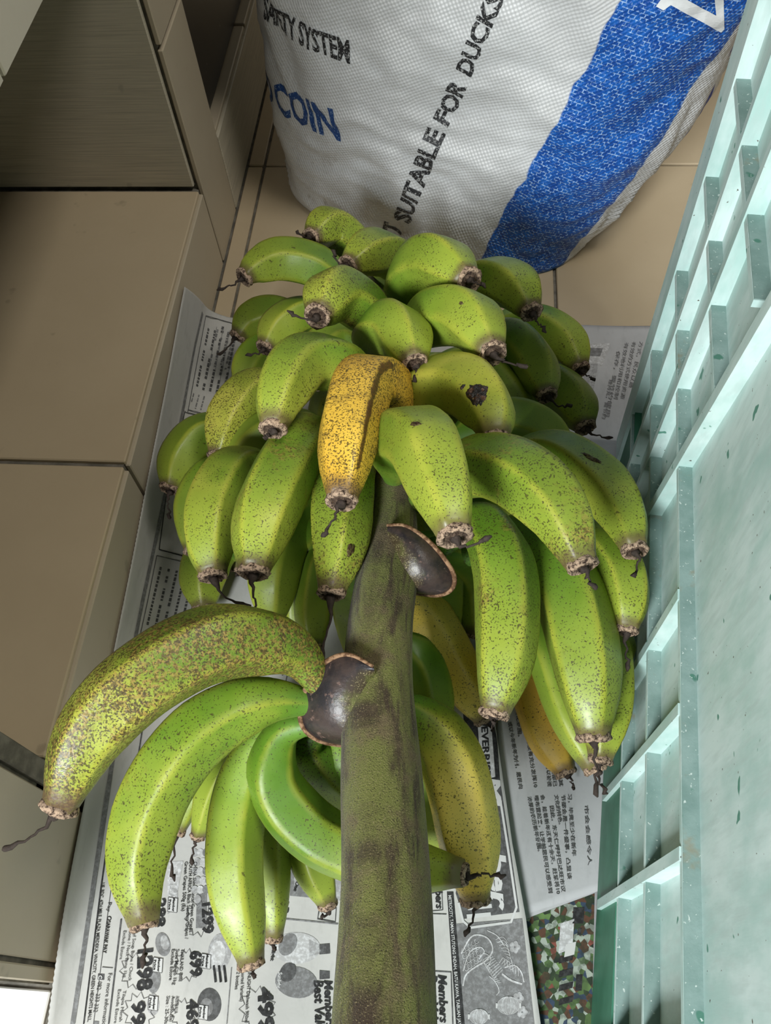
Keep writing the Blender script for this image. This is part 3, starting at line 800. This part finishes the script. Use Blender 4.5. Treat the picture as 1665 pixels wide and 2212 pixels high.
def flush_texts():
    dg = bpy.context.evaluated_depsgraph_get()
    for o, surf, p0, p1, cap, col, lift, body in TEXTS:
        me = o.evaluated_get(dg).to_mesh()
        bm = bmesh.new(); bm.from_mesh(me)
        if not isinstance(surf, Sheet): refine(bm, .16)
        elif cap and cap > 25: refine(bm, .35)
        bm.verts.index_update()
        V = np.array([v.co[:2] for v in bm.verts]); Fc = [tuple(q.index for q in p.verts) for p in bm.faces]; bm.free()
        if len(V):
            x0, x1 = V[:, 0].min(), V[:, 0].max()
            h = .70
            (A, n), (Bq, n2) = surf.hit(*p0), surf.hit(*p1)
            d = Bq - A; Ln = np.linalg.norm(d); d /= Ln
            n = unit(n + n2); n = unit(n - d * n.dot(d)); up = np.cross(n, d)
            sx = Ln / (x1 - x0); sy = cap * depth_of(A) / F_PX / h if cap else sx
            surf.mb(col, 'printed_lettering' if isinstance(surf, Sheet) else 'lettering ' + body).add([surf.drop(A + d * (x - x0) * sx + up * y * sy, n, lift) for x, y in V], Fc)
        o.to_mesh_clear() if False else None
    for t in TEXTS:
        cu = t[0].data; bpy.data.objects.remove(t[0]); bpy.data.curves.remove(cu)
    TEXTS.clear()

# right edge of the left-hand sheet, from the near end to the far end
RE = [onz(*p, .004) for p in ((1166, 2212), (1134, 1983), (1105, 1822), (1069, 1574))]
def right_edge(y):
    q = sorted((p[1], p[0]) for p in RE)
    x = float(np.interp(y, [a for a, b in q], [b for a, b in q]))
    if y > q[-1][0]: x += (y - q[-1][0]) * .02
    if y < q[0][0]: x += (y - q[0][0]) * (q[1][1] - q[0][1]) / (q[1][0] - q[0][0]) * .3
    return x
def sheet_a(u, v):
    y0, y1 = -.42, .735
    y = y0 + (y1 - y0) * v
    L = edge_len(y)
    wtot = L + (right_edge(y) - XB)
    w_ = wtot * (u ** 1.0)
    if u == 0: w_ += .0011 * abs(math.sin(y / .0046 * PI))
    y -= .046 * max(0, 1 - w_ / .10) ** 1.5 * max(0, (v - .75) / .25)
    a = L - w_                                                # arc length beyond the bend
    zz = .0042 + .0006 * math.sin(y * 31 + w_ * 17) + .0004 * math.sin(w_ * 43 - y * 12)
    if a <= 0:
        x = XB - a
        k_ = max(0, 1 - (wtot - w_) / .028)                     # the free right edge curls up a little
        return (x, y, zz + .006 * k_ ** 2)
    th = a / RB
    if th < PI / 2: return (XB - RB * math.sin(th), y, zz + RB * (1 - math.cos(th)))
    return (XB - RB, y, zz + RB + a - RB * PI / 2)
A = Sheet('newspaper_sheet', 'grey newspaper page of supermarket price advertisements curling up the tiled kerb', sheet_a, 64, 500, M['paper'], (-.1, .15, .0), 0)
def sheet_b(u, v):
    lo = np.array(onz(1090, 1992, .0025)); hi = np.array(onz(1290, 1922, .0025))
    x0 = .045 - .02 * v; x1 = .262
    x = x0 + (x1 - x0) * u
    if v < 0.30: x = min(x, .262)
    ylo = lo[1] + (hi[1] - lo[1]) * u
    y = ylo + (.733 - ylo) * v
    # keep clear of the crate's foot
    xc = CA[0] + (CA[1] - y) * cd[0] / -cd[1] * 1.0 if y < CA[1] else 9
    lim = CA[0] + cd[0] * ((CA[1] - y) / -cd[1]) + .007 if y < CA[1] else 9
    if lim < x1: x = x0 + (lim - x0) * u
    return (x, y, .0022 + .0008 * math.sin(y * 27 + x * 22) + .0004 * math.sin(x * 60))
Bs = Sheet('newspaper_sheet', 'newspaper page of Chinese text columns between the bunch and the crate', sheet_b, 24, 90, M['paper2'], (.13, .35, 0), 0)
def sheet_c(u, v):
    y = -.40 + (.24 + .40) * v
    lim = CA[0] + cd[0] * ((CA[1] - y) / -cd[1]) + .007
    x = .035 + (lim - .035) * u
    return (x, y, .0009 + .0002 * math.sin(y * 40))
Cs = Sheet('newspaper_sheet', 'newspaper page with a colour photograph at the foot of the crate', sheet_c, 10, 30, M['paper2'], (.08, -.05, 0), 0)

# ---- print on the advertisement page (columns read towards the camera)
bar = [(437, 676), (420, 750), (392, 900), (350, 1100), (307, 1300), (251, 1588), (205, 1890), (157, 2212)]
A.line(bar, 10, 'ink_mid')
A.line([(229, 1840), (218, 1918), (181, 2212)], 3, 'ink_black'); A.line([(240, 1918), (202, 2212)], 1.2, 'ink_dark')
A.line([(262, 1985), (235, 2212)], 3.5, 'ink_dark'); A.line([(310, 1560), (262, 1870)], 3, 'ink_dark')
text(A, 'UE, BDC, 4TH MILE, PLAZA MERDEKA, VIVACITY, GREEN HEIGHTS MALL,', (219, 1908), (189, 2208), 7, bold=.012)
text(A, 'Pay', (234, 1950), (231, 1970), 8)
A.oval((236, 1984), 4, 4, 0, 'ink_black', ring=2)
text(A, 'SARAWAK PAY', (231, 1990), (222, 2060), 8, bold=.03)
A.line([(221, 2089), (244, 2091)], 1.5, 'ink_dark')
text(A, 'For more information', (234, 2103), (219, 2222), 9)
A.poly([(212, 2103), (226, 2104), (225, 2117), (211, 2116)], 'ink_dark'); text(A, 'C', (214, 2107), (213, 2115), 8, 'ink_white', .03, .0009)
text(A, '082- 233 332', (212, 2121), (202, 2187), 9)
A.poly([(202, 2205), (214, 2206), (213, 2222), (201, 2221)], 'ink_mid')
text(A, 'Exclude Estore', (267, 2011), (258, 2073), 7); text(A, 'Bone / Neck Bone 1kg', (279, 2011), (266, 2112), 7); text(A, 'Beef Soup Bone / Chuck', (289, 2005), (277, 2120), 7)
text(A, 'Exclude Estore', (255, 2138), (246, 2211), 7); text(A, 'Tilapia Merah', (266, 2140), (257, 2207), 7)
def price(body, x0, x1, y0, y1, lean=-6):
    text(A, body, (x0, y0), (x0 + lean, y1), x1 - x0, 'ink_black', .045)
def burst(c, r, rot=0, col='ink_white'):
    P = []
    for q in range(22):
        a = 2 * PI * q / 22; rr = r * (1.0 if q % 2 else .72)
        P.append((c[0] + rr * math.cos(a) * .8, c[1] + rr * math.sin(a)))
    A.line(P, 1.6, 'ink_dark', closed=True)
def memberbox(x, y):
    A.poly([(x, y), (x + 20, y + 3), (x + 18, y + 34), (x - 2, y + 31)], 'ink_white', .0005)
    A.line([(x, y), (x + 20, y + 3), (x + 18, y + 34), (x - 2, y + 31)], 1.3, 'ink_dark', .0007, True)
    text(A, 'Member', (x + 10, y + 2), (x + 8, y + 32), 5, 'ink_black', .03, .0008); text(A, 'Price', (x + 1, y + 6), (x, y + 28), 5, 'ink_black', .03, .0008)
# pictures: meat, mango, avocado, grapes, bottle
A.oval((352, 2040), 16, 26, -10, 'ink_mid'); A.oval((356, 2036), 9, 16, -10, 'ink_grey', .0004); A.oval((333, 2118), 14, 28, 5, 'ink_mid'); A.oval((331, 2170), 13, 24, 0, 'ink_grey')
A.oval((474, 2058), 25, 42, 8, 'ink_grey'); A.oval((470, 2062), 17, 30, 8, 'ink_pale', .0004); A.oval((452, 2170), 26, 36, 0, 'ink_dark'); A.oval((446, 2176), 14, 20, 0, 'ink_mid', .0004)
for q in range(3): A.line([(462 + q * 11, 2085), (466 + q * 11, 2122)], 5, 'ink_black', .0005)
for q in range(16): A.oval((421 + (q % 3) * 12 + (q // 3 % 2) * 6, 1842 + (q // 3) * 20), 7.5, 9, 0, ('ink_grey', 'ink_pale', 'ink_mid')[q % 3], .0003 + .00003 * q)
A.poly([(425, 1930), (447, 1930), (446, 2005), (423, 2005)], 'ink_mid'); A.poly([(366, 1900), (384, 1880), (384, 1960), (362, 1975)], 'ink_grey'); A.poly([(362, 1862), (396, 1860), (380, 1945), (362, 1940)], 'ink_pale')
A.line([(500, 2090), (490, 2212)], 2, 'ink_mid'); A.line([(616, 1985), (730, 1996)], 3, 'ink_mid')
A.oval((640, 2048), 52, 34, 0, 'ink_pale'); A.oval((622, 2040), 18, 26, 30, 'ink_mid', .0004); A.poly([(690, 2040), (712, 2038), (713, 2060), (690, 2062)], 'ink_dark', .0004); A.poly([(668, 2030), (692, 2042), (692, 2060), (668, 2066)], 'ink_grey', .0004)
A.oval((640, 2122), 46, 34, 10, 'ink_mid'); A.oval((622, 2100), 17, 22, 30, 'ink_dark', .0004); A.poly([(690, 2096), (712, 2098), (712, 2114), (690, 2116)], 'ink_dark', .0004)
A.poly([(628, 1830), (735, 1850), (735, 1945), (626, 1935)], 'ink_mid'); A.poly([(634, 1850), (668, 1845), (668, 1900), (636, 1915)], 'ink_grey', .0004)
A.oval((720, 1905), 24, 46, 0, 'ink_grey', .0004); A.line([(690, 1960), (686, 1985), (724, 1992), (726, 1962)], 3, 'ink_dark', .0005, True)
text(A, 'Sunlight', (590, 2036), (584, 2076), 8, 'ink_black', .03, .0008); text(A, 'Sunlight', (602, 2100), (598, 2134), 8, 'ink_white', .03, .0008)
text(A, 'BUY 2 FOR', (613, 1862), (611, 1978), 12, 'ink_black', .05)
text(A, 'Grill-One', (645, 1880), (634, 1925), 8, 'ink_black', .02, .0008, .2)
price('1298', 299, 330, 2052, 2142, -2); price('288', 338, 358, 1942, 2004, -2); price('1299', 437, 459, 1952, 2019, 2); price('699', 411, 435, 2056, 2112, 1)
price('469', 404, 428, 2160, 2226, 0); price('998', 286, 314, 2164, 2246, -2); price('499', 558, 588, 2134, 2232, 3)
for c_, r_ in (((405, 2085), 36), ((395, 2190), 34), ((300, 2186), 44), ((290, 2098), 40), ((556, 2180), 50), ((430, 1985), 40)): burst(c_, r_)
memberbox(364, 1938); memberbox(332, 2068); memberbox(322, 2150); memberbox(436, 2060); memberbox(430, 2170)
for body, p0, p1 in (('CHINA Shine Muscat Green Grapes /', (419, 1862), (408, 2021)), ('SOUTH AFRICA Black Seedless Grapes /', (409, 1862), (399, 2029)), ('Green Grapes 500g (Ea)', (399, 1862), (392, 1969)),
                     ('THAILAND Gold', (391, 2051), (386, 2120)), ('Susu Mango 1kg', (380, 2051), (373, 2128)), ('Exclude Estore', (371, 2051), (365, 2118)),
                     ('AUSTRALIA', (380, 2152), (376, 2190)), ('Avocado (Ea)', (371, 2152), (366, 2207)), ('Size : 25-30s', (360, 2152), (355, 2212)),
                     ('SUNLIGHT Dishwash 900ml (', (536, 2092), (528, 2216)), ('(Assorted Variants)', (522, 2088), (518, 2164)), ('2 bottles', (511, 2100), (507, 2138))):
    text(A, body, p0, p1, 7.5, 'ink_black', .008)
text(A, "Members'", (700, 2118), (704, 2230), 18, 'ink_black', .03, shear=.2); text(A, 'Best Value', (678, 2118), (682, 2240), 20, 'ink_black', .03, shear=.2)
text(A, 'Members', (946, 2106), (950, 2210), 18, 'ink_black', .03, shear=.2); text(A, 'Best Value', (928, 2106), (931, 2230), 16, 'ink_black', .03, shear=.2)
text(A, 'Members', (938, 1880), (942, 1964), 15, 'ink_black', .03, shear=.2)
A.line([(932, 1930), (954, 1926), (956, 1966), (934, 1968)], 2, 'ink_dark', .0005); A.line([(940, 2098), (974, 2100), (978, 2220)], 2.5, 'ink_dark', .0005)
A.line([(932, 1974), (964, 1975)], 2, 'ink_dark')
A.poly([(965, 1926), (979, 1926), (1008, 2260), (988, 2260)], 'ink_black')
text(A, 'METROCITY, TAMAN STUTONG INDAH, BATU KAWA, TABUAN JAYA', (968, 1934), (990, 2222), 6.5, 'ink_white', .015, .0008)
# dark banner
A.poly([(1000, 1540), (1066, 1556), (1074, 1600), (1080, 1685), (1010, 1690)], 'ink_black'); A.poly([(1032, 1566), (1062, 1572), (1070, 1678), (1040, 1686)], 'ink_pale', .0005)
text(A, 'EVERRISE', (1040, 1571), (1046, 1680), 14, 'ink_black', .03, .0009)
A.poly([(1010, 1690), (1080, 1685), (1102, 1830), (1122, 1970), (1002, 1985), (984, 1930), (1000, 1800)], 'ink_dark')
A.line([(1056, 1712), (1070, 1708), (1080, 1722), (1100, 1850), (1116, 1960), (1104, 1992), (1016, 2004), (1000, 1990), (990, 1950)], 5, 'ink_white', .0007)
text(A, 'Member', (1046, 1680), (1064, 1968), 33, 'ink_white', .04, .0008, .15)
for q, (x0, x1, y) in enumerate(((1012, 1064, 1944), (1010, 1062, 1962), (1008, 1060, 1980))): A.line([(x0, y), (x1, y - 5)], 8, 'ink_white', .0007)
A.poly([(985, 1996), (1128, 1984), (1160, 2260), (1008, 2260)], 'ink_mid')
# dragon, blossoms and lanterns in pale line on grey
def art(pts, w_=1.6, n_=40, col='ink_pale'):
    P, _ = smooth_curve([(x, y, 0) for x, y in pts], n_); A.line([(p[0], p[1]) for p in P], w_, col, .0007)
art([(996, 2060), (1020, 2022), (1052, 2026), (1064, 2052), (1048, 2076), (1028, 2088), (1006, 2106), (1000, 2130)], 3)
art([(1000, 2098), (1014, 2058), (1036, 2046), (1046, 2056), (1036, 2066)], 2)
for q in range(5):
    for r_ in range(4): A.oval((1002 + q * 7 + r_ * 2, 2052 + r_ * 13 - q * 5), 4.5, 6, 20, 'ink_pale', .0007, 0, 200, 1)
art([(1034, 2072), (1046, 2060), (1060, 2070), (1054, 2086), (1044, 2078)], 1.6); art([(1052, 2010), (1074, 2022), (1090, 2044)], 2)
for q in range(7): art([(1070 + q * 4, 2030 + q * 6), (1086 + q * 3, 2024 + q * 8), (1096 + q * 2, 2036 + q * 9)], 1.2, 10)

for q in range(9): art([(1062 + q * 3, 2062 + q * 4), (1050 + q * 3 - 8, 2076 + q * 5), (1058 + q * 3, 2090 + q * 4)], 1.1, 10)
for q in range(6): art([(1078 + q * 5, 2080 + q * 3), (1088 + q * 6, 2068 + q * 4), (1090 + q * 6, 2084 + q * 5)], 1.3, 10)
art([(1090, 2090), (1112, 2086), (1126, 2100), (1132, 2122)], 2.5); art([(1084, 2104), (1104, 2118), (1128, 2126)], 4)
art([(1056, 2108), (1070, 2122), (1078, 2140), (1072, 2150)], 1.5)
for c_ in ((1112, 2046), (1120, 2156), (1128, 2186)):
    for q in range(5): A.oval((c_[0] + 7 * math.cos(q * 1.257), c_[1] + 8 * math.sin(q * 1.257)), 5, 6, 0, 'ink_grey', .0006 + q * .00002)
for c_, r_ in (((1098, 2172), 24), ((1034, 2196), 20)):
    A.oval(c_, r_, r_ * .8, 0, 'ink_grey', .0006)
    for q in (.25, .6, 1.0): A.oval(c_, r_ * q, r_ * .8, 0, 'ink_pale', .0008, ring=1.2)
    A.line([(c_[0] - r_ - 2, c_[1] - 5), (c_[0] - r_ - 2, c_[1] + 6)], 3, 'ink_white', .0008); A.line([(c_[0] + r_ + 2, c_[1] - 5), (c_[0] + r_ + 2, c_[1] + 6)], 3, 'ink_white', .0008)
# upper part of the page: ruled tables with unreadably small type, drawn as rows of specks
def specks(p0, p1, rows, step, wpx, col='ink_dark', dens=.8):
    (x0, y0), (x1, y1) = p0, p1
    L = math.dist(p0, p1); dx, dy = (x1 - x0) / L, (y1 - y0) / L
    for r_ in range(rows):
        ox, oy = -dy * -step * r_, dx * -step * r_
        t = 0
        while t < L:
            ln = random.uniform(3, 9)
            if random.random() < dens: A.line([(x0 + ox + dx * t, y0 + oy + dy * t), (x0 + ox + dx * min(L, t + ln), y0 + oy + dy * min(L, t + ln))], wpx, col)
            t += ln + 2.5
A.line([(444, 682), (405, 890)], 2, 'ink_dark'); A.line([(444, 682), (520, 704)], 2, 'ink_dark'); A.line([(405, 885), (440, 894)], 2, 'ink_dark')
A.line([(399, 888), (360, 1060), (343, 1187)], 2.4, 'ink_black'); A.line([(343, 1187), (412, 1206)], 3, 'ink_black'); A.line([(398, 890), (450, 902)], 2, 'ink_dark')
A.line([(338, 1200), (318, 1300), (296, 1400)], 2, 'ink_dark'); A.line([(338, 1200), (410, 1218)], 2, 'ink_dark')
specks((452, 700), (424, 840), 5, 15, 5, 'ink_dark', .75); specks((470, 712), (452, 790), 4, 12, 4, 'ink_mid', .8); specks((418, 850), (410, 880), 3, 12, 3, 'ink_mid')
specks((347, 1225), (318, 1350), 5, 18, 5, 'ink_dark', .85)
for q in range(4): A.line([(468 + q * 14, 706 + q * 4), (446 + q * 14, 820 + q * 4)], 1, 'ink_mid')
specks((640, 1330), (610, 1460), 6, 13, 3, 'ink_mid', .6); A.line([(650, 1300), (612, 1500)], 2, 'ink_mid')
A.poly([(640, 1400), (690, 1405), (684, 1440), (636, 1436)], 'ink_mid')

# ---- Chinese columns on the second page
for body, p0, p1 in (('或以今年新年为例，居民向', (1097, 1560), (1121, 1705)), ('的文化氛围。', (1112, 1520), (1119, 1592)), ('市议会却没有充分发挥10', (1131, 1560), (1153, 1702)),
                     ('浓厚的农历新年氛围。', (1139, 1722), (1162, 1840)), ('哩布置起来，让学前居民可以感受到', (1154, 1720), (1185, 1930)), ('会，趁着新年还有十余天，赶紧将10', (1167, 1718), (1202, 1932)),
                     ('因此，东天仁呼吁巴达旺市议', (1187, 1742), (1213, 1928)), ('文化的特色。', (1197, 1718), (1207, 1782)), ('节都会是一件盛事，凸显该', (1212, 1718), (1226, 1900)),
                     ('习，毕竟至少在新年', (1226, 1716), (1236, 1850)), ('还可以被视', (1178, 1640), (1183, 1700)), ('现都已', (1191, 1660), (1195, 1700)), ('的其', (1204, 1668), (1208, 1700)),
                     ('市会会感令人', (1262, 1740), (1270, 1870))):
    text(Bs, body, p0, p1, 7.0, 'ink_dark', .012)
for body, p0, p1 in (('方式，民众以最', (1382, 738), (1358, 838)), ('有效的方式使用资源', (1366, 738), (1340, 862)), ('有效地利用和控制', (1350, 740), (1326, 862)), ('保存，要节约使用', (1332, 758), (1308, 900)), ('维持充，需节约', (1316, 820), (1300, 905))):
    text(Bs, body, p0, p1, 6.5, 'ink_mid', .005)
Bs.poly([(1240, 742), (1318, 742), (1300, 790), (1235, 790)], 'ink_pale'); Bs.poly([(1262, 786), (1292, 786), (1280, 850), (1260, 860)], 'ink_grey', .0004); Bs.poly([(1272, 752), (1302, 753), (1296, 770), (1268, 770)], 'ink_mid', .0005)
# ---- colour photograph
Cs.poly([(1136, 1985), (1284, 1930), (1276, 2300), (1168, 2300)], 'photo_ink', .0003)
for p in ((1238, 1960, 1262, 1995), (1248, 2005, 1256, 2020), (1244, 2105, 1258, 2140)): Cs.poly([(p[0], p[1]), (p[2], p[1]), (p[2] - 2, p[3]), (p[0] - 2, p[3])], 'ink_black', .0005)
Cs.poly([(1210, 1995), (1240, 1985), (1236, 2050), (1206, 2060)], 'ink_pale', .0005); Cs.poly([(1222, 2040), (1244, 2034), (1240, 2062), (1218, 2068)], 'ink_white', .0006)
for q in range(4): Cs.poly([(1208, 2068 + q * 30), (1238, 2060 + q * 30), (1236, 2074 + q * 30), (1206, 2082 + q * 30)], 'ink_black', .0005)

# ---- lettering on the sack
class SackSurf:
    ob = so; ink = {}; origin = SACK0
    def hit(s, px, py):
        d = Vector(tuple(ray(px, py))).normalized(); h = SACK_BVH.ray_cast(Vector(tuple(CAM)), d)
        while h[0] is None:
            px += 4 if px < 1000 else -4
            d = Vector(tuple(ray(px, py))).normalized(); h = SACK_BVH.ray_cast(Vector(tuple(CAM)), d)
        return np.array(h[0]), np.array(h[1] if h[1].dot(d) < 0 else -h[1])
    def drop(s, q, n, lift):
        h = SACK_BVH.ray_cast(Vector(tuple(map(float, q + n * .06))), Vector(tuple(map(float, -n))), .16)
        return (np.array(h[0]) if h[0] is not None else q) + n * lift
    def mb(s, col, what): return s.ink.setdefault((col, what), MB())
k = NT('sack_black_print', .5, .35); vv_ = k.coord()
k.color(k.mix(k.rng(k.noise(k.scale(vv_, (1, 1, 1)), 420, 2, .6), .52, .66), (.022, .022, .024), (.40, .40, .39))); M['print_black'] = k.m
k = NT('sack_blue_print', .5, .35); k.color(k.mix(k.rng(k.noise(k.coord(), 420, 2, .6), .55, .7), (.012, .055, .20), (.25, .35, .5))); M['print_blue'] = k.m
k = NT('sack_white_print', .5, .35); k.color(k.mix(k.noise(k.coord(), 300, 2), (.66, .67, .67), (.78, .79, .79))); M['print_white'] = k.m
SS = SackSurf()
text(SS, 'SAFETY SYSTEM', (570, 36), (757, 136), 45, 'print_black', .03, .0010)
text(SS, 'D COIN', (584, 208), (737, 303), 62, 'print_blue', .03, .0010)
for body, p0, p1 in (('T', (860, 514), (868, 496)), ('SUITABLE', (884, 484), (962, 288)), ('FOR', (966, 274), (1008, 186)), ('DUCKS', (1016, 166), (1090, -6))):
    text(SS, body, p0, p1, 35, 'print_black', .035, .0010)
flush_texts()
bm = bmesh.new(); bm.faces.new([bm.verts.new((x, y, 0)) for x, y in ((1416, 13), (1432, 22), (1448, 10), (1556, 69), (1563, 62), (1562, 20), (1560, -30), (1540, -30), (1545, 33), (1486, 0), (1440, -30), (1436, -16))])
bmesh.ops.triangulate(bm, faces=bm.faces[:]); refine(bm, 9.0)
W = [SS.hit(q.co.x, q.co.y) for q in bm.verts]
SS.mb('print_white', 'lettering V').add([p + n * .0012 for p, n in W], [[q.index for q in f.verts] for f in bm.faces]); bm.free()
for sh, par in ((A, A.ob), (Bs, Bs.ob), (Cs, Cs.ob), (SS, sack)):
    for (col, what), mb in sh.ink.items():
        o = mb.build(what.split()[0], M[col], par, origin=sh.origin)
        if sh is SS:
            o['label'] = {'print_black': 'worn black', 'print_blue': 'dark blue', 'print_white': 'white'}[col] + ' printed lettering ' + what.split(' ', 1)[1]
        o['kind'] = 'stuff'                                   # fine print, too small to pick apart
